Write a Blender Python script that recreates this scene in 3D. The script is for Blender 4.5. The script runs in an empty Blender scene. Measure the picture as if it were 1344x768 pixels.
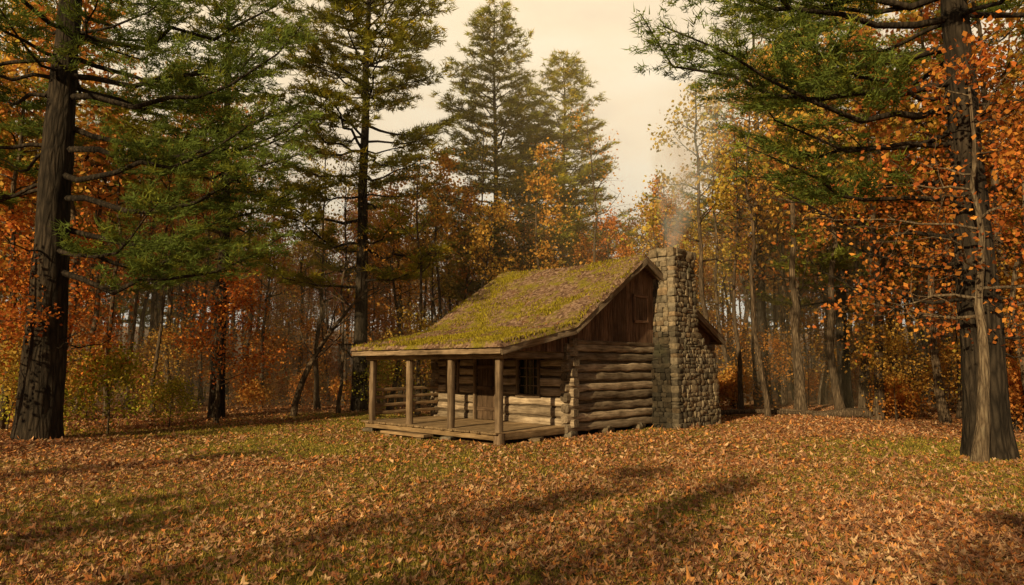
import bpy, math, random
import numpy as np
from mathutils import Vector
rng=np.random.default_rng(7)
random.seed(7)
S=bpy.context.scene
COL=S.collection
# ------------------------------------------------------------------ helpers
_tab=np.random.default_rng(3).random((256,256))
def vn(x,y,o=0):
    x=np.asarray(x,float)+o*17.3; y=np.asarray(y,float)+o*9.7
    xi=np.floor(x).astype(int); yi=np.floor(y).astype(int)
    fx=x-xi; fy=y-yi; fx=fx*fx*(3-2*fx); fy=fy*fy*(3-2*fy)
    a=_tab[xi&255,yi&255];b=_tab[(xi+1)&255,yi&255];c=_tab[xi&255,(yi+1)&255];d=_tab[(xi+1)&255,(yi+1)&255]
    return (a*(1-fx)+b*fx)*(1-fy)+(c*(1-fx)+d*fx)*fy
def fbm(x,y,o=0,n=4):
    s=0;a=.5;x=np.asarray(x,float);y=np.asarray(y,float)
    for i in range(n):
        s=s+a*vn(x,y,o+i*3);x=x*2.03;y=y*2.03;a*=.5
    return s/(1-.5**n)
def sstep(a,b,x):
    t=np.clip((x-a)/(b-a),0,1);return t*t*(3-2*t)
def gz(x,y):
    x=np.asarray(x,float);y=np.asarray(y,float)
    z=.2*(fbm(x*.22,y*.22,1,3)-.5)
    d=np.hypot(x-1,y-20.5); z=z*sstep(4,9,d)
    r=np.hypot(x,y-10)
    return z+sstep(32,120,r)*8
class Parts:
    def __init__(s): s.V=[];s.F=[];s.C=[];s.L=[];s.M=[];s.n=0
    def add(s,V,F,C=(1,1,1),L=None,m=0):
        V=np.asarray(V,float);F=np.asarray(F,int)
        C=np.asarray(C,float)
        if C.ndim==1: C=np.tile(C,(len(V),1))
        if L is None: L=V
        s.V.append(V);s.F.append(F+s.n);s.C.append(C);s.L.append(np.asarray(L,float));s.M.append(m);s.n+=len(V)
    def mesh(s,name,mats,smooth=True):
        me=bpy.data.meshes.new(name)
        V=np.concatenate(s.V).astype(np.float32)
        me.vertices.add(len(V));me.vertices.foreach_set('co',V.ravel())
        li=np.concatenate([f.ravel() for f in s.F]).astype(np.int32)
        tot=np.concatenate([np.full(len(f),f.shape[1]) for f in s.F]).astype(np.int32)
        mi=np.concatenate([np.full(len(f),m) for f,m in zip(s.F,s.M)]).astype(np.int32)
        me.loops.add(len(li));me.loops.foreach_set('vertex_index',li)
        me.polygons.add(len(tot))
        st=np.concatenate([[0],np.cumsum(tot)[:-1]]).astype(np.int32)
        me.polygons.foreach_set('loop_start',st)
        try: me.polygons.foreach_set('loop_total',tot)
        except Exception: pass
        me.polygons.foreach_set('material_index',mi)
        me.polygons.foreach_set('use_smooth',np.full(len(tot),bool(smooth)))
        a=me.attributes.new('col','FLOAT_COLOR','POINT')
        C=np.concatenate(s.C);a.data.foreach_set('color',np.hstack([C,np.ones((len(C),1))]).astype(np.float32).ravel())
        a=me.attributes.new('loc','FLOAT_VECTOR','POINT')
        a.data.foreach_set('vector',np.concatenate(s.L).astype(np.float32).ravel())
        for m in mats: me.materials.append(m)
        me.update(calc_edges=True)
        return me
def obj(name,me,loc=(0,0,0),rz=0,sc=1,parent=None):
    o=bpy.data.objects.new(name,me);o.location=loc;o.rotation_euler=(0,0,rz)
    o.scale=(sc,sc,sc) if not hasattr(sc,'__len__') else sc
    COL.objects.link(o)
    if parent: o.parent=parent
    return o
def nrm(a):
    return a/np.maximum(np.linalg.norm(a,axis=-1,keepdims=True),1e-9)
def tube(pts,rad,sides=6,ridge=0,cap=False,seed=0):
    pts=np.asarray(pts,float);rad=np.asarray(rad,float);n=len(pts)
    t=nrm(np.gradient(pts,axis=0))
    ref=np.array([0,0,1.]) if abs(t[0,2])<.8 else np.array([1.,0,0])
    a=nrm(np.cross(t,ref));b=np.cross(t,a)
    th=np.linspace(0,2*np.pi,sides,endpoint=False)
    R=rad[:,None]*np.ones((1,sides))
    if ridge:
        zz=np.linspace(0,n,n)[:,None]
        R=R*(1+ridge*(vn(th[None]*5.1+0*zz,zz*.35,seed)-.5)+ridge*.8*(vn(th[None]*1.3+0*zz,zz*.2,seed+3)-.5))
        R[:, -1]=(R[:,-2]+R[:,0])/2
    V=pts[:,None]+R[...,None]*(np.cos(th)[None,:,None]*a[:,None]+np.sin(th)[None,:,None]*b[:,None])
    V=V.reshape(-1,3)
    i=np.arange(n-1)[:,None]*sides;j=np.arange(sides)[None];k=(j+1)%sides
    F=np.stack([i+j,i+k,i+sides+k,i+sides+j],-1).reshape(-1,4)
    return V,F
# ------------------------------------------------------------------ materials
def mat(name):
    m=bpy.data.materials.new(name);m.use_nodes=True
    nt=m.node_tree;nt.nodes.clear()
    out=nt.nodes.new('ShaderNodeOutputMaterial')
    return m,nt,out
def N(nt,t): return nt.nodes.new(t)
def ramp(nt,stops,fac=None):
    r=nt.nodes.new('ShaderNodeValToRGB');e=r.color_ramp.elements
    while len(e)<len(stops): e.new(.5)
    for el,(p,c) in zip(e,stops): el.position=p;el.color=(*c,1)
    if fac is not None: nt.links.new(fac,r.inputs[0])
    return r
def mixc(nt,a,b,fac=1.,mode='MULTIPLY'):
    m=nt.nodes.new('ShaderNodeMix');m.data_type='RGBA';m.blend_type=mode
    for idx,v in ((0,fac),(6,a),(7,b)):
        if hasattr(v,'is_linked'): nt.links.new(v,m.inputs[idx])
        else: m.inputs[idx].default_value=v if idx==0 else (*v,1)
    return m.outputs[2]
def attr(nt,n):
    a=nt.nodes.new('ShaderNodeAttribute');a.attribute_name=n;return a
def mapped(nt,src,scale):
    m=nt.nodes.new('ShaderNodeMapping');m.inputs['Scale'].default_value=scale;nt.links.new(src,m.inputs['Vector']);return m.outputs[0]
def noise(nt,vec,sc,det=6,rough=.6):
    n=nt.nodes.new('ShaderNodeTexNoise');n.inputs['Scale'].default_value=sc;n.inputs['Detail'].default_value=det;n.inputs['Roughness'].default_value=rough
    if vec is not None: nt.links.new(vec,n.inputs['Vector'])
    return n
def finish(nt,out,col,rough=.9,height=None,bstr=.5,bdist=.02,spec=.2):
    p=nt.nodes.new('ShaderNodeBsdfPrincipled')
    if hasattr(col,'is_linked'): nt.links.new(col,p.inputs['Base Color'])
    else: p.inputs['Base Color'].default_value=(*col,1)
    p.inputs['Roughness'].default_value=rough
    p.inputs['Specular IOR Level'].default_value=spec
    if height is not None:
        b=nt.nodes.new('ShaderNodeBump');b.inputs['Strength'].default_value=bstr;b.inputs['Distance'].default_value=bdist
        nt.links.new(height,b.inputs['Height']);nt.links.new(b.outputs[0],p.inputs['Normal'])
    nt.links.new(p.outputs[0],out.inputs[0]);return p
def wood(name,c1,c2,c3,sc=(1.2,14,14),b=.7):
    m,nt,out=mat(name);a=attr(nt,'loc')
    n=noise(nt,mapped(nt,a.outputs['Vector'],sc),1.6,8,.65)
    n2=noise(nt,a.outputs['Vector'],1.7,3)
    r=ramp(nt,[(.3,c1),(.5,c2),(.72,c3)],n.outputs[0])
    r2=ramp(nt,[(.3,(.52,.49,.46)),(.7,(1.12,1.1,1.08))],n2.outputs[0])
    c=mixc(nt,r.outputs[0],r2.outputs[0]);c=mixc(nt,c,attr(nt,'col').outputs['Color'])
    finish(nt,out,c,.85,n.outputs[0],b,.015);return m
M_log=wood('weathered_log',(.10,.075,.058),(.38,.31,.24),(.62,.53,.43))
M_board=wood('weathered_board',(.055,.033,.024),(.20,.122,.088),(.35,.24,.18))
M_grey=wood('grey_timber',(.10,.078,.06),(.30,.24,.185),(.47,.39,.31))
M_deck=wood('deck_plank',(.16,.11,.065),(.40,.295,.19),(.57,.45,.31))
def m_simple(name,c,rough=.9,ns=8,b=.5):
    m,nt,out=mat(name);tc=N(nt,'ShaderNodeTexCoord')
    n=noise(nt,tc.outputs['Object'],ns,6)
    r=ramp(nt,[(.3,tuple(x*.6 for x in c)),(.7,tuple(min(1,x*1.3) for x in c))],n.outputs[0])
    cc=mixc(nt,r.outputs[0],attr(nt,'col').outputs['Color'])
    finish(nt,out,cc,rough,n.outputs[0],b,.02);return m
M_chink=m_simple('clay_chinking',(.10,.075,.052))
M_dark=m_simple('dark_interior',(.012,.01,.008))
M_iron=m_simple('iron',(.03,.03,.03),.5)
def m_glass():
    m,nt,out=mat('old_glass');n=noise(nt,None,3,2)
    finish(nt,out,(.012,.013,.012),.08,n.outputs[0],.15,.02,spec=.6);return m
M_glass=m_glass()
def m_stone():
    m,nt,out=mat('fieldstone');tc=N(nt,'ShaderNodeTexCoord')
    n=noise(nt,tc.outputs['Object'],9,8,.65);n2=noise(nt,tc.outputs['Object'],1.5,4)
    r=ramp(nt,[(.25,(.065,.056,.045)),(.5,(.22,.19,.15)),(.75,(.39,.34,.27))],n.outputs[0])
    c=mixc(nt,r.outputs[0],attr(nt,'col').outputs['Color'])
    g=ramp(nt,[(.55,(0,0,0)),(.72,(.7,.7,.7))],n2.outputs[0])
    c=mixc(nt,c,(.05,.05,.03),g.outputs[0],'MIX')
    finish(nt,out,c,.95,n.outputs[0],.9,.03);return m
M_stone=m_stone()
M_mortar=m_simple('mortar',(.09,.075,.06),.95,20)
def m_bark(name,c1,c2,c3,sc=(9,9,1.6)):
    m,nt,out=mat(name);tc=N(nt,'ShaderNodeTexCoord')
    v=mapped(nt,tc.outputs['Object'],sc)
    n=noise(nt,v,1.4,8,.7)
    vo=N(nt,'ShaderNodeTexVoronoi');vo.feature='DISTANCE_TO_EDGE';vo.inputs['Scale'].default_value=1.3
    nt.links.new(mixc(nt,v,n.outputs['Color'],.18,'MIX'),vo.inputs['Vector'])
    h=N(nt,'ShaderNodeMath');h.operation='MULTIPLY_ADD';nt.links.new(vo.outputs[0],h.inputs[0]);h.inputs[1].default_value=1.3;nt.links.new(n.outputs[0],h.inputs[2])
    r=ramp(nt,[(.35,c1),(.65,c2),(1,c3)],h.outputs[0])
    n2=noise(nt,tc.outputs['Object'],1.2,3)
    c=mixc(nt,r.outputs[0],ramp(nt,[(.3,(.6,.6,.58)),(.7,(1.25,1.2,1.1))],n2.outputs[0]).outputs[0])
    finish(nt,out,c,.95,h.outputs[0],1,.05);return m
M_pbark=m_bark('pine_bark',(.010,.008,.007),(.032,.025,.02),(.062,.049,.039))
M_dbark=m_bark('tree_bark',(.03,.022,.017),(.11,.08,.058),(.21,.16,.12),(14,14,2))
M_obark=m_bark('pale_bark',(.06,.043,.03),(.17,.128,.093),(.26,.21,.155),(14,14,2))
def m_leaf(name,stops=None,tr=.4):
    m,nt,out=mat(name);c=attr(nt,'col').outputs['Color']
    if stops:
        oi=N(nt,'ShaderNodeObjectInfo');r=ramp(nt,stops,oi.outputs['Random']);c=mixc(nt,r.outputs[0],c)
    p=nt.nodes.new('ShaderNodeBsdfDiffuse');nt.links.new(c,p.inputs['Color'])
    t=nt.nodes.new('ShaderNodeBsdfTranslucent');nt.links.new(c,t.inputs[0])
    mx=nt.nodes.new('ShaderNodeMixShader');mx.inputs[0].default_value=tr
    nt.links.new(p.outputs[0],mx.inputs[1]);nt.links.new(t.outputs[0],mx.inputs[2]);nt.links.new(mx.outputs[0],out.inputs[0]);return m
M_needle=m_leaf('pine_needles',[(0,(.26,.31,.055)),(.5,(.33,.35,.06)),(1,(.43,.40,.065))],.4)
M_needled=m_leaf('dark_pine_needles',[(0,(.17,.24,.06)),(1,(.20,.26,.06))],.4)
M_autumn=m_leaf('autumn_leaves',[(0,(.68,.24,.07)),(.2,(.76,.35,.08)),(.4,(.82,.50,.11)),(.55,(.64,.21,.08)),(.7,(.76,.37,.08)),(.85,(.68,.54,.12)),(1,(.72,.29,.07))],.45)
M_oak=m_leaf('oak_leaves',None,.45)
M_shrub=m_leaf('shrub_leaves',[(0,(.68,.27,.07)),(.3,(.66,.42,.10)),(.6,(.60,.23,.07)),(.8,(.70,.32,.07)),(1,(.45,.42,.10))],.45)
M_ygreen=m_leaf('yellow_green_leaves',None,.45)
M_fallen=m_leaf('dry_leaves',None,.12)
M_grass=m_leaf('grass_blades',None,.35)
def m_ground():
    m,nt,out=mat('leafy_ground');tc=N(nt,'ShaderNodeTexCoord');v=tc.outputs['Object']
    vo=N(nt,'ShaderNodeTexVoronoi');vo.inputs['Scale'].default_value=13
    nz=noise(nt,v,6,3);nt.links.new(mixc(nt,v,nz.outputs['Color'],.05,'LINEAR_LIGHT'),vo.inputs['Vector'])
    sep=N(nt,'ShaderNodeSeparateColor');nt.links.new(vo.outputs['Color'],sep.inputs[0])
    leaf=ramp(nt,[(0,(.08,.045,.028)),(.3,(.22,.12,.064)),(.6,(.36,.20,.10)),(.85,(.50,.30,.15)),(1,(.60,.40,.21))],sep.outputs[0])
    n=noise(nt,v,45,6,.7)
    grass=ramp(nt,[(.3,(.06,.055,.016)),(.55,(.20,.17,.042)),(.75,(.42,.34,.08))],n.outputs[0])
    n2=noise(nt,v,2.5,5)
    a=attr(nt,'col')
    ad=N(nt,'ShaderNodeMath');ad.operation='ADD';nt.links.new(a.outputs['Fac'],ad.inputs[0]);nt.links.new(n2.outputs[0],ad.inputs[1])
    sp=N(nt,'ShaderNodeMath');sp.operation='MULTIPLY_ADD';nt.links.new(sep.outputs[1],sp.inputs[0]);sp.inputs[1].default_value=.5;nt.links.new(ad.outputs[0],sp.inputs[2])
    mr=N(nt,'ShaderNodeMapRange');nt.links.new(sp.outputs[0],mr.inputs[0]);mr.inputs[1].default_value=1.05;mr.inputs[2].default_value=1.3
    c=mixc(nt,grass.outputs[0],leaf.outputs[0],mr.outputs[0],'MIX')
    big=noise(nt,v,.35,3);c=mixc(nt,c,ramp(nt,[(.3,(.7,.7,.7)),(.7,(1.2,1.15,1.1))],big.outputs[0]).outputs[0])
    h=mixc(nt,n.outputs['Color'],vo.outputs['Color'],.5,'MIX')
    finish(nt,out,c,.95,h,.8,.04,.1);return m
M_ground=m_ground()
def m_moss():
    m,nt,out=mat('mossy_shingles');tc=N(nt,'ShaderNodeTexCoord');v=tc.outputs['Object']
    n=noise(nt,v,1.3,8,.68);n2=noise(nt,v,22,6,.7)
    vo=N(nt,'ShaderNodeTexVoronoi');vo.inputs['Scale'].default_value=14;nt.links.new(v,vo.inputs['Vector'])
    sep=N(nt,'ShaderNodeSeparateColor');nt.links.new(vo.outputs['Color'],sep.inputs[0])
    moss=ramp(nt,[(.3,(.07,.062,.012)),(.55,(.25,.21,.028)),(.75,(.50,.40,.05))],n2.outputs[0])
    br=ramp(nt,[(0,(.09,.05,.035)),(.5,(.22,.135,.095)),(1,(.38,.26,.19))],sep.outputs[0])
    ad=N(nt,'ShaderNodeMath');ad.operation='MULTIPLY_ADD';nt.links.new(n2.outputs[0],ad.inputs[0]);ad.inputs[1].default_value=.35;nt.links.new(n.outputs[0],ad.inputs[2])
    mr=N(nt,'ShaderNodeMapRange');nt.links.new(ad.outputs[0],mr.inputs[0]);mr.inputs[1].default_value=.66;mr.inputs[2].default_value=.77
    c=mixc(nt,br.outputs[0],moss.outputs[0],mr.outputs[0],'MIX')
    finish(nt,out,c,.95,n2.outputs[0],1,.05,.1);return m
M_moss=m_moss()
# ------------------------------------------------------------------ camera, sun, world
cam=bpy.data.cameras.new('camera');co=bpy.data.objects.new('camera',cam);COL.objects.link(co)
cam.lens=24;cam.sensor_width=36;cam.clip_end=800
co.location=(0,0,1.85);co.rotation_euler=(math.radians(96.1),0,0);S.camera=co
sd=Vector((-.56,-.83,0)).normalized();EL=math.radians(21)
to=Vector((sd.x*math.cos(EL),sd.y*math.cos(EL),math.sin(EL)))
sl=bpy.data.lights.new('sun','SUN');sl.energy=5;sl.angle=math.radians(.6);sl.color=(1,.75,.38)
so=bpy.data.objects.new('sun',sl);COL.objects.link(so);so.rotation_euler=to.to_track_quat('Z','Y').to_euler()
w=bpy.data.worlds.new('World');S.world=w;w.use_nodes=True;nt=w.node_tree
bg=nt.nodes['Background'];sky=nt.nodes.new('ShaderNodeTexSky');sky.sky_type='NISHITA';sky.sun_disc=False
sky.sun_elevation=EL;sky.sun_rotation=math.atan2(to.x,to.y)
tc=nt.nodes.new('ShaderNodeTexCoord')
nn=noise(nt,mapped(nt,tc.outputs['Generated'],(1,1,3)),2.2,7,.55)
cc=ramp(nt,[(.3,(.78,.61,.41)),(.5,(.96,.76,.49)),(.7,(1,.86,.60))],nn.outputs[0])
sx=nt.nodes.new('ShaderNodeSeparateXYZ');nt.links.new(tc.outputs['Generated'],sx.inputs[0])
mr=nt.nodes.new('ShaderNodeMapRange');mr.interpolation_type='SMOOTHSTEP';nt.links.new(sx.outputs[1],mr.inputs[0]);mr.inputs[1].default_value=-.1;mr.inputs[2].default_value=.6;mr.inputs[3].default_value=3.6;mr.inputs[4].default_value=12.
mz=nt.nodes.new('ShaderNodeMapRange');mz.interpolation_type='SMOOTHSTEP';nt.links.new(sx.outputs[2],mz.inputs[0]);mz.inputs[1].default_value=.5;mz.inputs[2].default_value=.9;mz.inputs[3].default_value=1.;mz.inputs[4].default_value=.4
mm=nt.nodes.new('ShaderNodeMath');mm.operation='MULTIPLY';nt.links.new(mr.outputs[0],mm.inputs[0]);nt.links.new(mz.outputs[0],mm.inputs[1])
sc=nt.nodes.new('ShaderNodeVectorMath');sc.operation='SCALE';nt.links.new(cc.outputs[0],sc.inputs[0]);nt.links.new(mm.outputs[0],sc.inputs['Scale'])
c=mixc(nt,sky.outputs[0],sc.outputs[0],.92,'MIX')
nt.links.new(c,bg.inputs[0]);bg.inputs[1].default_value=.1
S.view_settings.view_transform='Standard';S.view_settings.look='None';S.view_settings.exposure=0
# ------------------------------------------------------------------ ground
def leafmask(x,y):
    m=fbm(x*.28,y*.28,5,4)
    lm=.40+1.1*(m-.5)*1.9
    lm=lm+.5*sstep(24,28,y)+.4*sstep(8,12,np.abs(x))*sstep(8,14,y)+.16*sstep(12,6,y)
    return np.clip(lm,0,1)
inner=np.arange(-24,24.01,.3)
out1=24+np.cumsum(np.linspace(.5,12,34))
xs=np.concatenate([-out1[::-1],inner,out1])
ys=np.concatenate([-out1[::-1],np.arange(-24,42.01,.3),42+np.cumsum(np.linspace(.5,12,34))])
X,Y=np.meshgrid(xs,ys);Z=gz(X,Y)
V=np.stack([X,Y,Z],-1).reshape(-1,3);nx=len(xs);ny=len(ys)
i=np.arange(ny-1)[:,None]*nx;j=np.arange(nx-1)[None]
F=np.stack([i+j,i+j+1,i+nx+j+1,i+nx+j],-1).reshape(-1,4)
P=Parts();lm=leafmask(X,Y).ravel();P.add(V,F,np.stack([lm]*3,-1))
obj('ground',P.mesh('ground',[M_ground]))
UA=math.radians(46.4);ux,uy=math.cos(UA),math.sin(UA);C0=(1.5,18.0)
def to_local(x,y):
    dx=x-C0[0];dy=y-C0[1];return dx*ux+dy*uy,-dx*uy+dy*ux
def outside_cabin(x,y,m=.05):
    u,v=to_local(x,y)
    return ~(((u>-2.7-m)&(u<7.5+m)&(v>-m)&(v<5.3+m))|((u>3.8)&(u<6.5)&(v>-.85)&(v<.1)))
LP=np.array([(.28,.115,.06),(.37,.17,.09),(.46,.24,.125),(.56,.33,.18),(.44,.25,.15),(.62,.42,.25),(.24,.125,.08),(.64,.30,.10),(.50,.19,.07)])
def scatter(n,y0,y1,wid=.82,p=1.):
    t=rng.random(n)**p;y=y0+(y1-y0)*t
    x=(rng.random(n)*2-1)*(wid*y+1.5);return x,y
def leaves_flat(P,x,y,z,size,detail,cols,tilt=.35,lift=.012):
    n=len(x)
    if detail:
        prof=np.array([1,.5,.85,.45,.8,.35,.8,.45,.85,.5]);k=len(prof)
    else: prof=np.array([1,.6,.7,.6]);k=4
    th=np.linspace(0,2*np.pi,k,endpoint=False)
    s=size*(.5+.9*rng.random(n));ang=rng.random(n)*6.28
    r=prof[None]*(.75+.5*rng.random((n,k)))
    lx=r*np.cos(th)*s[:,None];ly=r*np.sin(th)*s[:,None]*(.55+.4*rng.random(n))[:,None]
    curl=(rng.random(n)*1.1)[:,None]
    lz=curl*(r*s[:,None])**2/size*(.5+.5*np.cos(th*2+rng.random(n)[:,None]*6))
    tx=(rng.random(n)-.5)*2*tilt;ty=(rng.random(n)-.5)*2*tilt
    lz=lz+lx*tx[:,None]+ly*ty[:,None]
    gx=lx*np.cos(ang)[:,None]-ly*np.sin(ang)[:,None]+x[:,None];gy=lx*np.sin(ang)[:,None]+ly*np.cos(ang)[:,None]+y[:,None]
    gzv=z[:,None]+lz-lz.min(1,keepdims=True)*.7+lift
    V=np.zeros((n,k+1,3));V[:,1:,0]=gx;V[:,1:,1]=gy;V[:,1:,2]=gzv
    V[:,0,0]=x;V[:,0,1]=y;V[:,0,2]=z+lift-lz.min(1)*.7
    b=np.arange(n)[:,None]*(k+1);a=np.arange(k)[None]
    F=np.stack([b+0*a,b+1+a,b+1+(a+1)%k],-1).reshape(-1,3)
    C=cols[rng.integers(0,len(cols),n)]*(.55+.75*rng.random((n,1)))
    P.add(V.reshape(-1,3),F,np.repeat(C,k+1,0))
P=Parts()
x,y=scatter(76000,5.2,14,p=1.15);k=(rng.random(len(x))<.22+.9*leafmask(x,y));x,y=x[k],y[k]
leaves_flat(P,x,y,gz(x,y),.046,True,LP,.5)
x,y=scatter(135000,13,32);k=(rng.random(len(x))<.12+.9*leafmask(x,y))&outside_cabin(x,y);x,y=x[k],y[k]
leaves_flat(P,x,y,gz(x,y),.055,False,LP,.6)
obj('fallen_leaves',P.mesh('fallen_leaves',[M_fallen],False))
P=Parts()
x,y=scatter(420000,5.2,27,p=1.4);k=(rng.random(len(x))<1.1-1.0*leafmask(x,y))&outside_cabin(x,y);x,y=x[k],y[k];n=len(x)
z=gz(x,y)-.01;h=.02+.045*rng.random(n);w_=.004+.00045*y;a=rng.random(n)*6.28
V=np.zeros((n,3,3));V[:,0]=np.stack([x-w_*np.cos(a),y-w_*np.sin(a),z],-1);V[:,1]=np.stack([x+w_*np.cos(a),y+w_*np.sin(a),z],-1)
V[:,2]=np.stack([x+(rng.random(n)-.5)*.06,y+(rng.random(n)-.5)*.06,z+h],-1)
C=np.array([[.22,.20,.04]])*(.6+.9*rng.random((n,1)));t=rng.random((n,1))<.4;C=np.where(t,np.array([[.56,.42,.10]])*(.6+.8*rng.random((n,1))),C)
P.add(V.reshape(-1,3),np.arange(n*3).reshape(-1,3),np.repeat(C,3,0))
obj('grass',P.mesh('grass',[M_grass],False))
# ------------------------------------------------------------------ cabin
cabin=bpy.data.objects.new('log_cabin',None);COL.objects.link(cabin);cabin.location=(C0[0],C0[1],0);cabin.rotation_euler=(0,0,UA)
def beam(P,p0,p1,w,h,col=(1,1,1),segs=None,rnd=.3,jit=.012,m=0,up=(0,0,1)):
    p0=np.array(p0,float);p1=np.array(p1,float);Ln=np.linalg.norm(p1-p0);t=(p1-p0)/Ln
    up=np.array(up,float);up=up-t*np.dot(up,t)
    if np.linalg.norm(up)<1e-3: up=np.array([0,1.,0])
    up=up/np.linalg.norm(up);sd_=np.cross(t,up)
    if segs is None: segs=max(1,int(Ln/.3))
    r=rnd*min(w,h);a=w/2;b=h/2
    prof=np.array([(a,-b+r),(a,b-r),(a-r*.3,b-r*.3),(a-r,b),(-a+r,b),(-a+r*.3,b-r*.3),(-a,b-r),(-a,-b+r),(-a+r*.3,-b+r*.3),(-a+r,-b),(a-r,-b),(a-r*.3,-b+r*.3)])
    k=len(prof);s=np.linspace(0,Ln,segs+1)
    sw=1+(rng.random(segs+1)-.5)*jit*8;cx=(rng.random(segs+1)-.5)*jit*1.5;cy=(rng.random(segs+1)-.5)*jit*1.5
    A=prof[None,:,0]*sw[:,None]+cx[:,None]+(rng.random((segs+1,k))-.5)*jit
    B=prof[None,:,1]*sw[:,None]+cy[:,None]+(rng.random((segs+1,k))-.5)*jit
    V=p0+s[:,None,None]*t+A[...,None]*sd_+B[...,None]*up
    V=V.reshape(-1,3);off=rng.random(3)*50
    L=np.stack([np.repeat(s,k),A.ravel(),B.ravel()],-1)+off
    i=np.arange(segs)[:,None]*k;j=np.arange(k)[None];jj=(j+1)%k
    F=np.stack([i+j,i+jj,i+k+jj,i+k+j],-1).reshape(-1,4)
    col=np.array(col,float)*(.82+.36*rng.random())
    P.add(V,F,col,L,m)
    for e,base in ((0,0),(1,segs*k)):
        idx=base+np.arange(k);c=V[idx].mean(0);VV=np.vstack([V[idx],c])
        FF=np.array([(q,(q+1)%k,k) for q in range(k)])
        P.add(VV,FF,col*.6,np.vstack([L[idx],L[idx].mean(0)]),m)
W,L_=7.5,5.25;ZT=2.5;lh=.262;z0=.26
def rz_(u):
    return np.interp(u,[-2.95,-.25,3.14,7.9],[2.27,2.83,5.02,2.72])
P=Parts();PC=Parts()
def wall(axis,fixed,a0,a1,openings,zoff,top,ext=.2):
    z=z0+zoff
    while z<top-.05:
        hh=lh-.055+.016*(rng.random()-.5)
        iv=[(a0-ext-rng.random()*.05,a1+ext+rng.random()*.05)]
        for (o0,o1,oz0,oz1) in openings:
            if z+hh>oz0 and z<oz1:
                niv=[]
                for s,e in iv:
                    if o0>s: niv.append((s,min(e,o0)))
                    if o1<e: niv.append((max(s,o1),e))
                iv=[q for q in niv if q[1]-q[0]>.05]
        for s,e in iv:
            zc=z+hh/2
            f=lambda q,zz,d=0:(fixed+d,q,zz) if axis=='v' else (q,fixed+d,zz)
            tone=rng.choice([.65,.85,1.0,1.12])
            sl_=(rng.random()-.5)*.035
            beam(P,f(s,zc-sl_),f(e,zc+sl_),.22,hh,(tone,tone*.98,tone*.95),rnd=.2,jit=.02)
            s2=max(s,a0+.0);e2=min(e,a1)
            if e2-s2>.1: beam(PC,f(s2,z+hh+.025),f(e2,z+hh+.025),.10,.1,rnd=.2,jit=.006)
        z+=lh
win1=(.93,1.77,1.02,2.06);win2=(4.2,4.72,1.05,2.0);door=(2.58,3.46,0,2.12)
wall('v',0,0,L_,[win1,win2,door],0,2.45)
wall('v',W,0,L_,[],0,2.45)
wall('u',0,0,W,[],-.13,2.5)
wall('u',L_,0,W,[],-.13,2.5)
obj('log_walls',P.mesh('log_walls',[M_log]),parent=cabin);obj('chinking',PC.mesh('chinking',[M_chink]),parent=cabin)
def box(P,a,b,col=(1,1,1),m=0):
    x0,y0,z0_=a;x1,y1,z1=b
    V=[(x0,y0,z0_),(x1,y0,z0_),(x1,y1,z0_),(x0,y1,z0_),(x0,y0,z1),(x1,y0,z1),(x1,y1,z1),(x0,y1,z1)]
    P.add(V,[(0,3,2,1),(4,5,6,7),(0,1,5,4),(1,2,6,5),(2,3,7,6),(3,0,4,7)],col,None,m)
P=Parts();box(P,(.14,.12,.3),(W-.14,L_-.12,2.7));obj('interior',P.mesh('interior',[M_dark],False),parent=cabin)
P=Parts()
for v,sgn in ((-.07,-1),(L_+.07,1)):
    u=0-.1
    while u<W+.05:
        wd=.17+.09*rng.random();u1=min(u+wd,W+.1)
        pts=[u,u1-.012]
        if u<3.14<u1: pts=[u,3.14,u1-.012]
        th=.025+.012*rng.random();off=rng.random(3)*40
        zb=2.47-.03*rng.random();lo=[(q,v-th/2,zb) for q in pts];hi=[(q,v-th/2,float(rz_(q))-.1) for q in pts]
        lo2=[(q,v+th/2,zb) for q in pts];hi2=[(q,v+th/2,float(rz_(q))-.1) for q in pts]
        n=len(pts);V=np.array(lo+hi+lo2+hi2)
        F=[]
        for q in range(n-1):
            F+= [(q,q+1,n+q+1,n+q),(2*n+q,3*n+q,3*n+q+1,2*n+q+1),(q,2*n+q,2*n+q+1,q+1)]
        F+=[(0,n,3*n,2*n),(n-1,3*n-1,4*n-1,2*n-1)]
        tn=.6+.75*rng.random()
        P.add(V,F,(tn,tn*.97,tn*.94),np.stack([V[:,2],V[:,0],V[:,1]],-1)+off)
        u=u1
v=-.05
while v<L_:
    wd=.16+.08*rng.random();tn=.6+.7*rng.random()
    beam(P,(-.14,v+wd/2,2.33-.02*rng.random()),(-.14,v+wd/2,2.80),.03,wd-.012,(tn,tn*.96,tn*.92),segs=1,rnd=.05,jit=.002,up=(0,1,0))
    v+=wd
u=-2.5
while u<-.2:
    wd=.2;tn=.6+.6*rng.random()
    zt=float(rz_(u))-.1
    if zt>2.24: beam(P,(u+wd/2,0.02,2.2),(u+wd/2,0.02,zt),wd-.012,.03,(tn,tn,tn),segs=1,rnd=.05,jit=.002,up=(0,1,0))
    u+=wd
for q in range(3): beam(P,(3.05+q*.2,-.11,3.18),(3.05+q*.2,-.11,3.85),.19,.03,(.8,.8,.8),segs=1,rnd=.05,jit=.002,up=(0,1,0))
for a,b in (((2.88,-.135,3.14),(3.62,-.135,3.14)),((2.88,-.135,3.9),(3.62,-.135,3.9))): beam(P,a,b,.05,.08,(1.3,1.25,1.2),segs=1,rnd=.1,jit=.003)
for a,b in (((2.91,-.13,3.18),(2.91,-.13,3.86)),((3.59,-.13,3.18),(3.59,-.13,3.86))): beam(P,a,b,.07,.05,(1.3,1.25,1.2),segs=1,rnd=.1,jit=.003,up=(0,1,0))
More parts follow.
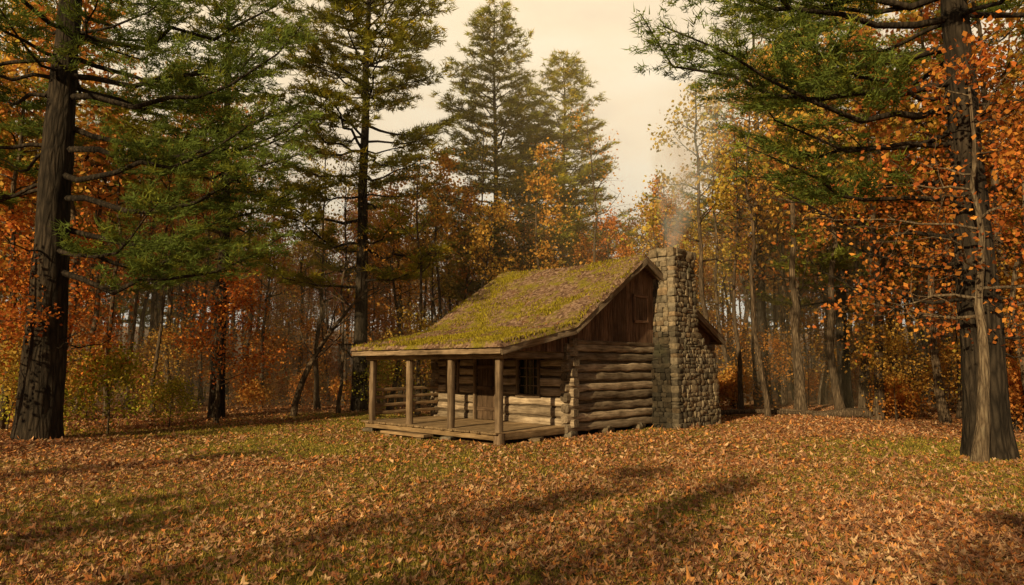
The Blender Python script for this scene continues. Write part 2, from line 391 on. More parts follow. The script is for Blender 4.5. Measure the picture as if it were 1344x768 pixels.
obj('gable_boards',P.mesh('gable_boards',[M_board],False),parent=cabin)
P=Parts()
beam(P,(-.15,-.11,2.47),(W+.15,-.11,2.47),.05,.1,(.8,.75,.7),rnd=.1,jit=.004)
us=[-2.98,-.25,3.14,7.92]
for v in (-.43,L_+.33):
    for a,b in zip(us[:-1],us[1:]):
        beam(P,(a,v,float(rz_(a))-.085),(b,v,float(rz_(b))-.085),.045,.19,(.8,.78,.76),rnd=.08,jit=.006)
beam(P,(-2.97,-.42,2.19),(-2.97,L_+.32,2.19),.05,.14,(.95,.88,.8),rnd=.1,jit=.006)
beam(P,(7.9,-.42,2.62),(7.9,L_+.32,2.62),.05,.14,(.95,.88,.8),rnd=.1,jit=.006)
for v in np.linspace(.1,L_-.05,9):
    beam(P,(-2.9,v,2.16),(-.1,v,2.73),.07,.11,(.8,.75,.7),rnd=.1,jit=.004)
for v in np.linspace(-.3,L_+.2,3):
    beam(P,(7.8,v,2.66),(3.3,v,4.82),.07,.1,(.8,.75,.7),rnd=.1,jit=.004)
beam(P,(-2.55,-.15,2.09),(-2.55,L_+.15,2.09),.15,.16,(.9,.83,.76),rnd=.15,jit=.01)
beam(P,(-2.5,.02,2.1),(-.12,.02,2.1),.1,.14,(.8,.75,.7),rnd=.15,jit=.008)
beam(P,(-2.5,L_-.02,2.1),(-.12,L_-.02,2.1),.1,.14,(.8,.75,.7),rnd=.15,jit=.008)
for v in (.07,1.77,3.45,5.15):
    beam(P,(-2.54,v,.27),(-2.54,v,2.02),.15,.15,(.72,.65,.58),rnd=.12,jit=.008,up=(0,1,0))
beam(P,(-2.54,.07,.0),(-2.54,.07,.27),.2,.2,(.7,.62,.55),rnd=.12,jit=.008,up=(0,1,0))
for z in (.5,.72,.94,1.16):
    beam(P,(-2.45,5.16,z),(-.12,5.16,z+.02),.06,.09,(1.2,1.05,.85),rnd=.3,jit=.01)
beam(P,(-1.3,5.12,.3),(-1.3,5.12,1.25),.08,.08,(1.1,1,.85),rnd=.2,jit=.006,up=(0,1,0))
obj('timber_trim',P.mesh('timber_trim',[M_grey]),parent=cabin)
P=Parts();V=[];
for v in (-.4,L_+.3):
    for u in us: V.append((u,v,float(rz_(u))-.02))
    for u in us: V.append((u,v,float(rz_(u))-.09))
F=[]
for q in range(3): F+=[(q,q+1,8+q+1,8+q),(4+q,12+q,12+q+1,4+q+1),(q,4+q,4+q+1,q+1),(8+q,8+q+1,12+q+1,12+q)]
F+=[(0,8,12,4),(3,7,15,11)]
V=np.array(V);P.add(V,F,(.8,.8,.8),V[:,[1,0,2]]);obj('roof_deck',P.mesh('roof_deck',[M_board],False),parent=cabin)
P=Parts()
nu,nv=230,150
uu=np.linspace(-3.06,7.98,nu);vv=np.linspace(-.47,L_+.38,nv);U,Vv=np.meshgrid(uu,vv)
edge=np.minimum(np.minimum(U-uu[0],uu[-1]-U),np.minimum(Vv-vv[0],vv[-1]-Vv))
hgt=.03+.075*fbm(U*1.6,Vv*1.6,11,5)+.05*fbm(U*7,Vv*7,15,3)
course=((U/.28)%1.0);hgt=hgt+.02*np.where(U<3.14,1-course,course)
ez=sstep(0,.09,edge);Z=rz_(U)+hgt*ez-.035*(1-ez)
eu=(fbm(Vv*4,U*0,21)-.5)*.08*(1-sstep(0,.3,U-uu[0]))
U2=U+eu;V2=Vv+(fbm(U*4,Vv*0,23)-.5)*.06*(1-sstep(0,.25,np.minimum(Vv-vv[0],vv[-1]-Vv)))
def sag(U,Vv): return -.09*np.sin(np.pi*np.clip((Vv-vv[0])/(vv[-1]-vv[0]),0,1))*np.exp(-((U-3.14)/2.5)**2)
Z=Z+sag(U,Vv)+ .03
V=np.stack([U2,V2,Z],-1).reshape(-1,3)
i=np.arange(nv-1)[:,None]*nu;j=np.arange(nu-1)[None];F=np.stack([i+j,i+j+1,i+nu+j+1,i+nu+j],-1).reshape(-1,4)
P.add(V,F);obj('mossy_roof',P.mesh('mossy_roof',[M_moss]),parent=cabin)
P=Parts()
n=60000;u=-3.0+rng.random(n)*(6.3);v=-.42+rng.random(n)*(L_+.78)
mk=fbm(u*1.1,v*1.1,31,4);e=u+3.0;k=(rng.random(n)<sstep(.45,.62,mk)+.9*(e<.15));u,v,mk=u[k],v[k],mk[k];n=len(u)
z=rz_(u)+sag(u,v)+.08+.06*rng.random(n);s=.03+.03*rng.random(n);a=rng.random(n)*6.28
V=np.zeros((n,3,3));c_=np.stack([u,v,z],-1)
V[:,0]=c_+np.stack([-s*.5*np.cos(a),-s*.5*np.sin(a),-.03+0*s],-1);V[:,1]=c_+np.stack([s*.5*np.cos(a),s*.5*np.sin(a),-.03+0*s],-1)
V[:,2]=c_+np.stack([(rng.random(n)-.5)*.05,(rng.random(n)-.5)*.05,s],-1)
C=np.array([[.40,.33,.04]])*(.35+.95*rng.random((n,1)))
P.add(V.reshape(-1,3),np.arange(n*3).reshape(-1,3),np.repeat(C,3,0))
n=19000;u=-2.95+rng.random(n)*6.05;v=-.38+rng.random(n)*(L_+.7);k=rng.random(n)<1.1-sstep(.42,.62,fbm(u*1.1,v*1.1,31,4));u,v=u[k],v[k]
leaves_flat(P,u,v,rz_(u)+sag(u,v)+.1,.04,False,np.array([(.28,.16,.105),(.40,.24,.16),(.2,.12,.08),(.44,.29,.19),(.44,.20,.09)]),.8,.0)
obj('roof_moss_and_leaves',P.mesh('roof_moss_and_leaves',[M_grass],False),parent=cabin)
P=Parts()
v=-.02
while v<L_+.1:
    wd=.17+.05*rng.random();e=-2.68-.05*rng.random()
    beam(P,(e,v+wd/2,.27),(-.12,v+wd/2,.27),wd-.012,.045,(1,.96,.9),rnd=.08,jit=.004)
    v+=wd
beam(P,(-2.58,-.02,.175),(-2.58,L_+.1,.175),.1,.14,(.75,.7,.62),rnd=.1,jit=.006)
beam(P,(-2.5,.03,.175),(-.1,.03,.175),.1,.14,(.7,.65,.6),rnd=.1,jit=.006)
beam(P,(-2.98,2.1,.1),(-2.98,3.9,.1),.32,.07,(.8,.75,.68),rnd=.15,jit=.01)
beam(P,(-2.98,2.25,.04),(-2.98,2.45,.04),.25,.1,(.6,.6,.6),rnd=.15,jit=.01);beam(P,(-2.98,3.55,.04),(-2.98,3.75,.04),.25,.1,(.6,.6,.6),rnd=.15,jit=.01)
obj('porch_deck',P.mesh('porch_deck',[M_deck]),parent=cabin)
P=Parts()
def window(v0,v1,za,zb,cols,rows):
    u=-.12
    for a,b,w1,h1 in (((u,v0-.08,za-.03),(u,v1+.08,za-.03),.08,.08),((u,v0-.08,zb+.03),(u,v1+.08,zb+.03),.07,.09)): beam(P,a,b,w1,h1,(.55,.5,.45),segs=2,rnd=.1,jit=.004)
    for q in (v0-.03,v1+.03): beam(P,(u,q,za),(u,q,zb),.07,.075,(.55,.5,.45),segs=2,rnd=.1,jit=.004,up=(1,0,0))
    for c in range(1,cols): q=v0+(v1-v0)*c/cols;beam(P,(-.03,q,za),(-.03,q,zb),.025,.03,(.7,.65,.6),segs=1,rnd=.1,jit=.001,up=(1,0,0))
    for r in range(1,rows): q=za+(zb-za)*r/rows;beam(P,(-.034,v0,q),(-.034,v1,q),.03,.025,(.7,.65,.6),segs=1,rnd=.1,jit=.001)
    box(P,(-.012,v0,za),(-.002,v1,zb),(1,1,1),1)
window(.98,1.72,1.06,2.02,3,4);window(4.24,4.68,1.1,1.96,2,4)
for q in range(4): beam(P,(-.03,2.7+q*.21,.3),(-.03,2.7+q*.21,2.06),.04,.2,(.38,.31,.26),segs=3,rnd=.05,jit=.003,up=(0,1,0))
for z in (.6,1.2,1.8): beam(P,(-.065,2.62,z),(-.065,3.42,z),.03,.11,(.42,.34,.29),segs=1,rnd=.05,jit=.003)
for q in (2.57,3.47): beam(P,(-.12,q,.29),(-.12,q,2.12),.07,.09,(.75,.68,.6),segs=2,rnd=.1,jit=.004,up=(1,0,0))
beam(P,(-.12,2.5,2.16),(-.12,3.54,2.16),.07,.1,(.75,.68,.6),segs=2,rnd=.1,jit=.004)
box(P,(-.1,2.78,1.15),(-.07,2.82,1.27),(1,1,1),2)
obj('door_and_windows',P.mesh('door_and_windows',[M_grey,M_glass,M_iron],False),parent=cabin)
_g=[]
for ax in range(3):
    for sg in (-1,1):
        a=np.linspace(-1,1,5);A,B=np.meshgrid(a,a);o=np.zeros((25,3));o[:,ax]=sg;o[:,(ax+1)%3]=A.ravel();o[:,(ax+2)%3]=B.ravel();_g.append(o)
def stone(P,c,hs,col,rot=0,m=0,tilt=0):
    seed=rng.random()*90
    for f,o in enumerate(_g):
        p=o*.6+nrm(o)*.4*1.25
        nzz=1+.34*(vn(p[:,0]*1.1+seed+p[:,2]*.7,p[:,1]*1.1+p[:,2]*.9+seed,2)-.5)
        p=p*nzz[:,None]*np.array(hs)
        if tilt: p=p+np.stack([0*p[:,0],0*p[:,0],(p[:,0]+p[:,1])*tilt],-1)
        if rot: p=np.stack([p[:,0]*math.cos(rot)-p[:,1]*math.sin(rot),p[:,0]*math.sin(rot)+p[:,1]*math.cos(rot),p[:,2]],-1)
        i=np.arange(4)[:,None]*5;j=np.arange(4)[None];F=np.stack([i+j,i+j+1,i+5+j+1,i+5+j],-1).reshape(-1,4)
        P.add(p+np.array(c),F,col,None,m)
def cl(z): return float(np.interp(z,[0,1.8,2.6,5.4],[3.84,3.88,4.02,4.08]))
def cr(z): return float(np.interp(z,[0,.5,2.0,2.9,5.4],[6.5,6.42,6.38,5.46,5.4]))
def cf(z): return float(np.interp(z,[0,1.8,2.8,5.4],[-.92,-.88,-.76,-.72]))
P=Parts();z=-.05
SC=[(1,.95,.9),(.75,.73,.72),(1.1,1.02,.92),(.85,.76,.66),(1.0,.98,.95),(.6,.57,.54),(1.05,.88,.72),(1.2,1.1,.97)]
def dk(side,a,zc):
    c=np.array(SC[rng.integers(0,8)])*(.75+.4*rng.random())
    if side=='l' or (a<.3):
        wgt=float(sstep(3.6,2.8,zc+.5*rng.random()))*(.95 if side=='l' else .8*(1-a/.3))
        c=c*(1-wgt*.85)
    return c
def course_run(a,b,place_):
    while a<b-.03:
        w1=.12+.26*rng.random()**1.3
        if b-(a+w1)<.12: w1=b-a
        place_(a+w1/2,w1/2);a+=w1
while z<5.3:
    h=.11+.13*rng.random();zc=z+h/2;l,r,f=cl(zc),cr(zc),cf(zc)
    if 5.3-z<.25: h=5.42-z;zc=z+h/2;l-=.04;r+=.04;f-=.04
    box(P,(l+.05,f+.05,z),(r-.05,.05,z+h),(1,1,1),1)
    def put(c,hw,face):
        q=rng.random();t_=(rng.random()-.5)*.16
        def one(zz,hh):
            d=.12+.035*rng.random()
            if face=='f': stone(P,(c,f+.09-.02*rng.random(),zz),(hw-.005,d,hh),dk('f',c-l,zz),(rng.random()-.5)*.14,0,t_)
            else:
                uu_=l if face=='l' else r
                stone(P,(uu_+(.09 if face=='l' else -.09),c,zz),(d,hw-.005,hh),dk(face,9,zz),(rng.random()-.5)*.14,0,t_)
        if q<.25 and h>.15:
            s_=.35+.3*rng.random();one(z+h*s_/2,h*s_/2-.003);one(z+h*(1+s_)/2,h*(1-s_)/2-.003)
        else: one(zc+(rng.random()-.5)*.035,h/2+.012*rng.random())
    course_run(l,r,lambda c,hw:put(c,hw,'f'))
    course_run(f+.16,.04,lambda c,hw:put(c,hw,'l'))
    course_run(f+.16,.04,lambda c,hw:put(c,hw,'r'))
    z+=h
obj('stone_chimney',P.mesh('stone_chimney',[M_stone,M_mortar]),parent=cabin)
P=Parts()
for (a,b) in [(0,0),(1.6,0),(3.2,0),(7.4,0),(0,2.6),(0,5.2),(3.5,5.2),(7.4,5.2),(-2.55,1.8),(-2.55,3.5),(-2.55,5.2),(-1.3,.03)]:
    hgt_=.17 if a>=-.1 else .1
    stone(P,(a,b,hgt_*.45),(.2+.05*rng.random(),.15,hgt_*.5),np.array(SC[rng.integers(0,7)])*.7,rng.random())
    if a>=-.1: stone(P,(a+.03,b+.02,hgt_*.45+.06),(.17,.13,.06),np.array(SC[rng.integers(0,7)])*.7,rng.random())
obj('stone_piers',P.mesh('stone_piers',[M_stone]),parent=cabin)
# ------------------------------------------------------------------ trees
def needles(P,T,D,ln,wd,K,cols,m):
    n=len(T);T=np.repeat(T,K,0);D=np.repeat(D,K,0)
    d=nrm(D*.6+rng.normal(size=(n*K,3))*np.array([.6,.6,.38])+np.array([0,0,.2]))
    T=T+rng.normal(size=(n*K,3))*np.array([.07,.07,.025])
    l=ln*(.6+.7*rng.random((n*K,1)));s=nrm(np.cross(d,rng.normal(size=(n*K,3))))*wd*(.7+.6*rng.random((n*K,1)))
    V=np.stack([T-s*.5,T+s*.5,T+d*l],1).reshape(-1,3)
    C=np.repeat(cols,K,0)*(.75+.5*rng.random((n*K,1)))
    P.add(V,np.arange(n*K*3).reshape(-1,3),np.repeat(C,3,0),None,m)
def pine(name,h,r0,zs,maxlen,dens=1,K=9,nl=.17,nw=.022,sides=12,seed=0,extra=[],mats=None,prof=.75,upsw=.55,lowthin=.5,gap=.6,dead=8,ts=.13):
    P=Parts();zz=np.linspace(-.2,h,26)
    wob=np.stack([(fbm(zz*.15,zz*0,seed)-.5)*.9,(fbm(zz*.15,zz*0,seed+5)-.5)*.9,0*zz],-1);wob-=wob[1]
    pts=wob*np.linspace(0,1,26)[:,None]+np.stack([0*zz,0*zz,zz],-1)
    rad=r0*(1-.93*(np.clip(zz,0,h)/h)**.9);rad=rad+r0*.2*np.exp(-np.clip(zz,0,9)/.5)
    if sides>20:
        z2=np.linspace(-.2,h,90);pts2=np.stack([np.interp(z2,zz,pts[:,k]) for k in range(3)],-1)
        rad2=r0*(1-.93*(np.clip(z2,0,h)/h)**.9)+r0*.15*np.exp(-np.clip(z2,0,9)/.35)
        V,F=tube(pts2,rad2,sides,.16,seed=seed)
    else: V,F=tube(pts,rad,sides)
    P.add(V,F)
    TP=[];TD=[];TB=[]
    def tr(z): return np.array([np.interp(z,zz,pts[:,k]) for k in range(3)])
    def branch(z,az,Ln,rise,den,bare=.28):
        t0=tr(z);d=np.array([math.cos(az),math.sin(az),0]);s=np.linspace(0,1,8)
        bend=(rng.random()-.5)*.3
        side=np.array([-d[1],d[0],0])
        pt=t0+d*(s*Ln)[:,None]+side*(bend*Ln*s**2)[:,None]+np.array([0,0,1.])*(rise*Ln*s+(.12 if rise<.25 else -.05)*Ln*s**2-(.10*Ln*np.sin(s*np.pi) if rise<.25 else 0))[:,None]
        pt[1:]+=rng.normal(size=(7,3))*.02*Ln
        rb=max(.012,.013*Ln+.008);V,F=tube(pt,rb*(1-.85*s),5);P.add(V,F)
        if den<=0:
            for q in range(5):
                sq=.3+.65*rng.random();p=np.array([np.interp(sq,s,pt[:,k]) for k in range(3)]);dd=nrm(d*.7+side*rng.normal()*.7+np.array([0,0,.2*rng.normal()]))
                V,F=tube(p+dd*(np.linspace(0,1,4)*Ln*.3*rng.random())[:,None],.3*rb*(1-.7*np.linspace(0,1,4)),3);P.add(V,F)
            return
        step=.22/den;q=bare*Ln+rng.random()*.2;sg=1
        while q<Ln:
            sq=q/Ln;p=np.array([np.interp(sq,s,pt[:,k]) for k in range(3)])
            tl=(.34*Ln*(1-sq)**.8+.35)*(.6+.7*rng.random());ang=sg*(.75+.4*rng.random())
            dd=d*math.cos(ang)+side*math.sin(ang)+np.array([0,0,.08+.16*(rng.random()-.3)])
            dd/=np.linalg.norm(dd)
            k=max(2,int(tl/ts))
            tt=np.linspace(0,1,4);tp=p+dd*(tt*tl)[:,None]+np.array([0,0,.08*tl])*(tt**2)[:,None]
            V,F=tube(tp,.008*(1-.7*tt),3);P.add(V,F)
            qs=np.linspace(.2,1,k);kk=rng.random(k)<.9;
            c=p+dd*(qs*tl)[:,None]+np.array([0,0,.08*tl])*(qs**2)[:,None]+rng.normal(size=(k,3))*.05
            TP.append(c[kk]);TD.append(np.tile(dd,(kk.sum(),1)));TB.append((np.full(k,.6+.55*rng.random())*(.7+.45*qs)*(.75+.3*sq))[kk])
            sg=-sg;q+=step*(.6+.8*rng.random())
        TP.append(pt[-2:]);TD.append(np.tile(d,(2,1)));TB.append(np.array([1.1,1.2]))
    z=zs
    while z<h-.25:
        t=(z-zs)/(h-zs);n=int(3+rng.random()*3)
        a0=rng.random()*6.28
        for q in range(n):
            if t<.35 and rng.random()<lowthin*(1-t/.35): continue
            pl=(1-t)**prof*(1 if t>.12 else .75+2*t)
            Ln=maxlen*pl*(.55+.6*rng.random())+.4
            branch(z+rng.random()*.3,a0+q*6.28/n+rng.random()*.6,Ln,.05+upsw*t**1.2+.12*rng.random()-.03,dens)
        z+=gap*(1-.35*t)*(.7+.6*rng.random())
    for (z,az,Ln,rise,den) in extra: branch(z,az,Ln,rise,den)
    for q in range(dead):
        branch(1.8+rng.random()*(zs+1-1.8),rng.random()*6.28,.5+1.8*rng.random(),.1*rng.random(),0)
    T=np.vstack(TP);D=np.vstack(TD);B=np.concatenate(TB)[:,None]
    yel=(rng.random((len(T),1))<.25)
    cols=np.where(yel,B*np.array([[1.4,1.15,.8]]),B*np.array([[1,1,1]]))
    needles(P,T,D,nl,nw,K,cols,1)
    return P.mesh(name,mats or [M_pbark,M_needle],True)
def decid(name,h,r0,zs,spread,leaves=40,ls=.09,seed=0,mats=None,lean=(0,0),sides=9,cols=None,nl=14,droop=0,subs=6,up=.7,jit=.28,wobble=1.2):
    P=Parts();zz=np.linspace(-.15,h*.93,18)
    wx=(fbm(zz*.22,zz*0,seed)-.5)*wobble;wy=(fbm(zz*.22,zz*0,seed+7)-.5)*wobble
    pts=np.stack([wx-wx[0]+lean[0]*zz,wy-wy[0]+lean[1]*zz,zz],-1)
    rad=r0*(1-.9*np.clip(zz/h,0,1)**.8)+r0*.35*np.exp(-np.clip(zz,0,9)/.3)
    V,F=tube(pts,rad,sides,.1 if sides>12 else 0,seed=seed);P.add(V,F)
    LPos=[];LB=[]
    def tr(z): return np.array([np.interp(z,zz,pts[:,k]) for k in range(3)])
    def br(p,d,Ln,r,lev):
        s=np.linspace(0,1,6);b=rng.normal(size=3)*.22*Ln
        pt=p+d*(s*Ln)[:,None]+b*(s**2)[:,None]+np.array([0,0,(.18-droop)*Ln])*(s**2)[:,None]
        pt[1:]+=rng.normal(size=(5,3))*.025*Ln
        V,F=tube(pt,r*(1-.8*s),[5,4,3][lev]);P.add(V,F)
        if lev<2:
            for q in range(subs if lev==0 else 4):
                sq=.25+.75*rng.random();pp=np.array([np.interp(sq,s,pt[:,k]) for k in range(3)])
                dd=nrm(d*.8+rng.normal(size=3)*.65+np.array([0,0,.1-droop]))
                br(pp,dd,Ln*(.55-.2*sq)*(.7+.6*rng.random())+.15,r*.42*(1-.5*sq),lev+1)
        if lev>0:
            nL=leaves if lev==2 else leaves//2
            nL=int(nL*(.2+1.4*rng.random()**1.3))
            q=rng.random(nL)*.85+.15;c=np.stack([np.interp(q,s,pt[:,k]) for k in range(3)],-1)+rng.normal(size=(nL,3))*jit*min(1,.4+Ln)
            LPos.append(c);LB.append(np.full(nL,.6+.7*rng.random()))
    for q in range(nl):
        t=(q+rng.random())/nl;z=zs+(h*.92-zs)*t
        az=rng.random()*6.28;u_=up*(.4+.8*t)
        d=nrm(np.array([math.cos(az),math.sin(az),u_]))
        Ln=spread*(1-t*.72)*(.6+.55*rng.random());br(tr(z),d,Ln,r0*.33*(1-t*.6),0)
    T=np.vstack(LPos);B=np.concatenate(LB)[:,None];n=len(T)
    a=nrm(rng.normal(size=(n,3))+np.array([0,0,-.3]));b=nrm(np.cross(a,rng.normal(size=(n,3))))
    s=ls*(.6+.8*rng.random((n,1)));fold=np.cross(a,b)*s*.15
    V=np.stack([T,T+a*s*.55+b*s*.42+fold,T+a*s*1.15,T+a*s*.55-b*s*.42+fold],1).reshape(-1,3)
    if cols is None: C=np.array([[1,1,1]])*(B*(.7+.6*rng.random((n,1))));C=C*np.where(rng.random((n,1))<.25,np.array([[1.05,1.4,1.2]]),1)
    else: C=np.array(cols)[rng.integers(0,len(cols),n)]*(B*(.7+.6*rng.random((n,1))))
    P.add(V,np.arange(n*4).reshape(-1,4),np.repeat(np.clip(C,0,1.15),4,0),None,1)
    return P.mesh(name,mats or [M_dbark,M_autumn],True)
pi=math.pi
heroL=pine('pine_hero_left',24,.50,6.2,5.2,1.15,17,.2,.028,40,2,
  extra=[(4.3,-.15,6.3,.0,1.2),(5.4,.12,6.0,.04,1.2),(6.1,-.1,6.6,.04,1.2),(6.8,-.3,6.4,.08,1.2),(7.4,.05,6.6,.07,1.2),(8.1,.25,6.2,.1,1.2),(8.8,-.2,6.6,.1,1.2),(9.4,-.1,6.2,.12,1.2),(10.6,.15,6,.15,1.2),(5.0,.7,5,.05,1.1),(6.5,3.0,4,.05,1.1),(7.4,2.6,4,.05,1.0),(4.8,-.5,5,.02,1.1)],
  mats=[M_pbark,M_needled],lowthin=.75,gap=.95)
obj('pine_tree',heroL,(-11.8,17.3,gz(-11.8,17.3)),0)
heroR=pine('pine_hero_right',22,.44,6.8,5.4,1.2,17,.19,.027,40,9,
  extra=[(5.6,pi+.1,5.0,.02,1.1),(6.0,pi-.45,4.6,.05,1.1),(7.4,pi+.25,6.4,.05,1.2),(8.0,pi-.1,6.8,.08,1.2),(8.8,pi-.35,6.6,.1,1.2),(9.4,pi+.05,6.4,.1,1.2),(10,pi-.2,6.5,.12,1.2),(7.0,pi-.7,5,.08,1.2),
         (4.1,pi+.2,3.6,.02,0),(3.3,pi-.2,3.0,.1,0),(4.7,pi-.1,4.2,.1,0),(6.6,pi,4.5,.12,0)],
  mats=[M_pbark,M_needled],lowthin=.8,gap=.8)
obj('pine_tree',heroR,(9.75,14.2,gz(9.7,14.2)),0)
pv=[pine('pine_a',22,.30,4.6,5.0,1.05,14,.27,.042,10,21,lowthin=.25,gap=.76),
    pine('pine_b',20,.26,5,4.4,1.1,14,.27,.042,10,33,upsw=.75,lowthin=.25,gap=.66),
    pine('pine_c',21,.28,6.5,4.8,.95,13,.27,.042,10,45,lowthin=.7,gap=1.0)]
def place(name,me,x,y,rz=None,sc=1,parent=None,zo=0):
    return obj(name,me,(x,y,float(gz(x,y))-zo),rng.random()*6.28 if rz is None else rz,sc,parent)
place('pine_tree',pv[0],-6.2,28,1.0,1.08)
place('pine_tree',pv[2],-10.6,24.8,2.0,.95)
place('pine_tree',pv[1],-.9,36,.4,1.07)
place('pine_tree',pv[1],2.9,37.5,3.3,.96)
place('pine_tree',pv[2],12.5,34,2.2,1.05)
place('pine_tree',pv[0],14.5,30,4.2,.95)
place('pine_tree',pv[2],16.5,25,3.2,1.0)
place('pine_tree',pv[2],-17.5,26,.2,1.05)
OC=[(.68,.23,.055),(.58,.17,.045),(.74,.33,.07),(.48,.14,.045),(.66,.27,.06)]
oakR=decid('oak_right',8.2,.13,2.6,3.3,12,.085,61,[M_obark,M_oak],(.0,.0),12,OC,15,.08,6,.25,.2)
place('oak_tree',oakR,8.9,13.3,.4)
place('oak_tree',oakR,13.0,17.0,2.4,.9)
oakL=decid('oak_left',5.4,.08,1.2,2.6,14,.085,71,[M_dbark,M_oak],(.05,0),8,OC,13,.05,6,.25,.2)
place('oak_tree',oakL,-12.8,15.8,.4)
place('oak_tree',oakL,-13.4,19.5,3.0,1.1)
place('oak_tree',oakL,-9.6,22.5,4.0,.9)
P=Parts();s=np.linspace(0,1,14)
pt=np.stack([2.6*s**1.5,.3*s,4.9*s**.85-.1],-1);V,F=tube(pt,.13*(1-.7*s),9);P.add(V,F)
for q in range(16):
    sq=.35+.65*rng.random();p=np.array([np.interp(sq,s,pt[:,k]) for k in range(3)]);d=nrm(np.array([rng.normal()*.8+.2,rng.normal()*.6,.8]));t=np.linspace(0,1,6);Ln=.8+1.6*rng.random()
    V,F=tube(p+d*(t*Ln)[:,None]+rng.normal(size=3)*.3*(t**2)[:,None],.035*(1-.8*t),5);P.add(V,F)
    for k in range(4):
        d2=nrm(d+rng.normal(size=3)*.6);V,F=tube(p+d*Ln*(.3+.6*rng.random())+d2*(t*Ln*.5)[:,None],.012*(1-.8*t),3);P.add(V,F)
place('leaning_tree',P.mesh('leaning_tree',[M_dbark]),-8.1,25.6,0)
dv=[decid('maple_%d'%k,13.5+1.5*(k%3),.14+.03*(k%2),[5.5,7,5,6.5,8,6][k],[2.6,2.3,2.8,2.1,2.0,2.5][k],[8,7,9,6,7,8][k],.15,80+k*11,nl=14) for k in range(6)]
bare=[decid('bare_%d'%k,15,.11+.03*k,7,2.2,2,.1,180+k*9,nl=13) for k in range(2)]
sh=[decid('understory_%d'%k,[1.8,3.2,4.8,1.2][k],.03,[.2,.5,1.0,.1][k],[1.1,1.5,2.0,.8][k],[8,8,9,9][k],.10,220+k*7,[M_dbark,M_shrub],nl=11,subs=5,up=.9,sides=5,jit=.3) for k in range(4)]
forest=bpy.data.objects.new('distant_forest',None);COL.objects.link(forest)
under=bpy.data.objects.new('forest_undergrowth',None);COL.objects.link(under)
pl=[]
def ok(x,y,dmin):
    for a,b in pl:
        if (a-x)**2+(b-y)**2<dmin*dmin: return False
    return True
def inforest(x,y):
    edge=26.5+1.5*math.sin(x*.5)+(1.5 if -3<x<7 else 0)
    if y>edge: return True
    if x<-14.0 and y>18.5: return True
    if x>12.5 and y>16 and x>12.5+max(0,(24-y))*.2: return True
    return False
cnt=0
for _ in range(7000):
    y=10+rng.random()**.9*56;x=(rng.random()*2-1)*(.84*y+5)
    if not inforest(x,y): continue
    if not ok(x,y,1.85): continue
    pl.append((x,y));q=rng.random()
    ratio=x/y
    hs=1.0
    if -.42<ratio<.3: hs=.74
    if q<.05 and not(-.35<ratio<.35): me=pv[rng.integers(0,3)];sc_=.55+.35*rng.random()
    elif q<.38: me=bare[rng.integers(0,2)];sc_=(.75+.4*rng.random())*(hs+.08)
    else: me=dv[rng.integers(0,6)];sc_=(.75+.4*rng.random())*hs
    place('forest_tree',me,x,y,None,sc_,forest);cnt+=1
for _ in range(430):
    y=12+rng.random()**.8*45;x=(rng.random()*2-1)*(.84*y+4)
    if not inforest(x,y+.2): continue
    place('undergrowth_shrub',sh[rng.integers(0,4)],x,y,None,.5+.6*rng.random(),under);cnt+=1
print('forest',cnt)
YG=[(.40,.40,.05),(.55,.48,.07),(.32,.35,.04),(.62,.48,.08)]
yg=decid('shrub_mesh',1.8,.03,.15,1.2,9,.075,301,[M_dbark,M_ygreen],(0,0),5,YG,12,0,5,.8,.2)
place('shrub',yg,-11.2,19.2,.3,1.1);place('shrub',yg,-10.2,20.6,2.3,.7);place('shrub',yg,-12.8,18.8,4,.9);place('shrub',yg,-5.0,27.6,4,1.0)
# unseen trees added behind the camera, on the sunward side, to shade the foreground
for (x,y,k,s_) in [(-21,-7,2,.66),(-18,-9,0,.68),(-15,-7.5,3,.60),(-12.2,-9.2,5,.66),(-9.2,-7.8,1,.62),(-6.2,-9.5,0,.64),(-3.2,-8,4,.6),(0,-10,2,.64),(-24,-12,4,.7),(-16.5,-13.5,2,.66),(-8,-13.5,5,.66),(-12,-17,1,.68),(-28,-6,0,.7),(-4,-14,0,.62),(-20,-15,5,.7),(3.5,-9,3,.6)]:
    place('maple_tree',dv[k],x,y,None,s_)
place('pine_tree',pv[2],-23.5,-3,1.0,.5)  # this pine and the next are also added out of view for shade
place('pine_tree',pv[2],-1.5,-12,2.0,.48)
def flog(x,y,az,Ln,r):
    P=Parts();s=np.linspace(0,1,14);d=np.array([math.cos(az),math.sin(az),0])
    V,F=tube(d*(s*Ln)[:,None]+np.stack([0*s,0*s,r*.8+.05*np.sin(s*5)],-1),r*(1-.35*s),12,.15,seed=3);P.add(V,F)
    for e in (0,13):
        idx=V[e*12:(e+1)*12];P.add(np.vstack([idx,idx.mean(0)]),[(q,(q+1)%12,12) for q in range(12)])
    place('fallen_log',P.mesh('fallen_log',[M_dbark]),x,y,0)
flog(7.5,25.5,.15,4.2,.10);flog(13.0,25.0,2.9,2.0,.2);flog(9.5,26.5,-.3,3,.09)
# ------------------------------------------------------------------ thin warm haze in the woods
m,nt,out=mat('woodland_haze');vs=N(nt,'ShaderNodeVolumeScatter');vs.inputs['Color'].default_value=(1,.84,.58,1);vs.inputs['Density'].default_value=.013;vs.inputs['Anisotropy'].default_value=0
nt.links.new(vs.outputs[0],out.inputs['Volume'])
P=Parts();box(P,(-80,25,-.5),(80,80,17));obj('woodland_haze',P.mesh('woodland_haze',[m],False))
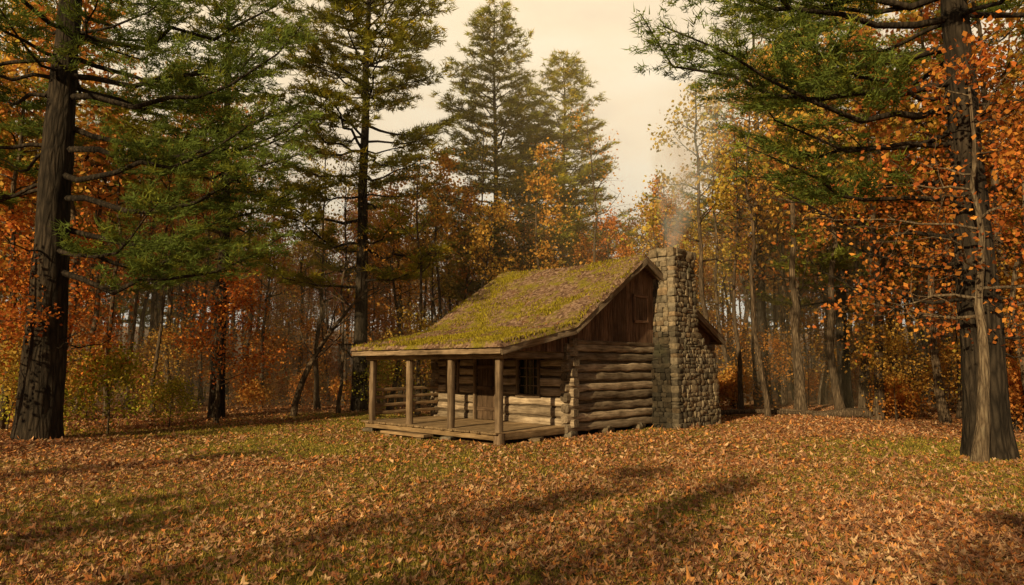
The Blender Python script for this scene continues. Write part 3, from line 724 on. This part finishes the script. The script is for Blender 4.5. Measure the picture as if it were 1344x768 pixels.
# ------------------------------------------------------------------ smoke
def smoke():
    m,nt,out=mat('chimney_smoke_volume');tc=N(nt,'ShaderNodeTexCoord');sep=N(nt,'ShaderNodeSeparateXYZ');nt.links.new(tc.outputs['Object'],sep.inputs[0])
    def M(op,a,b=None,c=None):
        n=nt.nodes.new('ShaderNodeMath');n.operation=op
        for i,v in enumerate((a,b,c)):
            if v is None: continue
            if hasattr(v,'is_linked'): nt.links.new(v,n.inputs[i])
            else: n.inputs[i].default_value=v
        return n.outputs[0]
    z=sep.outputs[2]
    nz=noise(nt,tc.outputs['Object'],.5,2);off=M('MULTIPLY',M('SUBTRACT',nz.outputs[0],.5),M('MULTIPLY_ADD',z,.6,.1))
    cx=M('ADD',M('MULTIPLY',M('POWER',M('MAXIMUM',z,0.),1.3),.14),off)
    dx=M('SUBTRACT',sep.outputs[0],cx);dy=M('SUBTRACT',sep.outputs[1],off)
    d=M('SQRT',M('ADD',M('MULTIPLY',dx,dx),M('MULTIPLY',dy,dy)))
    r=M('MULTIPLY_ADD',z,.34,.24)
    f=M('MAXIMUM',M('SUBTRACT',1.,M('DIVIDE',d,r)),0.)
    n2=noise(nt,mapped(nt,tc.outputs['Object'],(1.3,1.3,.8)),1.3,3,.6)
    g=M('MAXIMUM',M('MULTIPLY',M('SUBTRACT',n2.outputs[0],.36),4.),0.)
    fade=M('MAXIMUM',M('SUBTRACT',1.,M('DIVIDE',z,6.4)),0.)
    den=M('MULTIPLY',M('MULTIPLY',f,g),M('MULTIPLY',M('DIVIDE',4.2,M('MULTIPLY_ADD',z,.75,.5)),fade))
    v=nt.nodes.new('ShaderNodeVolumeScatter');v.inputs['Color'].default_value=(.66,.88,1,1);nt.links.new(den,v.inputs['Density'])
    nt.links.new(v.outputs[0],out.inputs['Volume']);return m
P=Parts();box(P,(-2.,-2.,.0),(3.6,2.,6.4));ms=smoke()
sm=P.mesh('smoke',[ms],False)
u,v=4.75,-.35;obj('chimney_smoke',sm,(C0[0]+u*ux-v*uy,C0[1]+u*uy+v*ux,5.4))
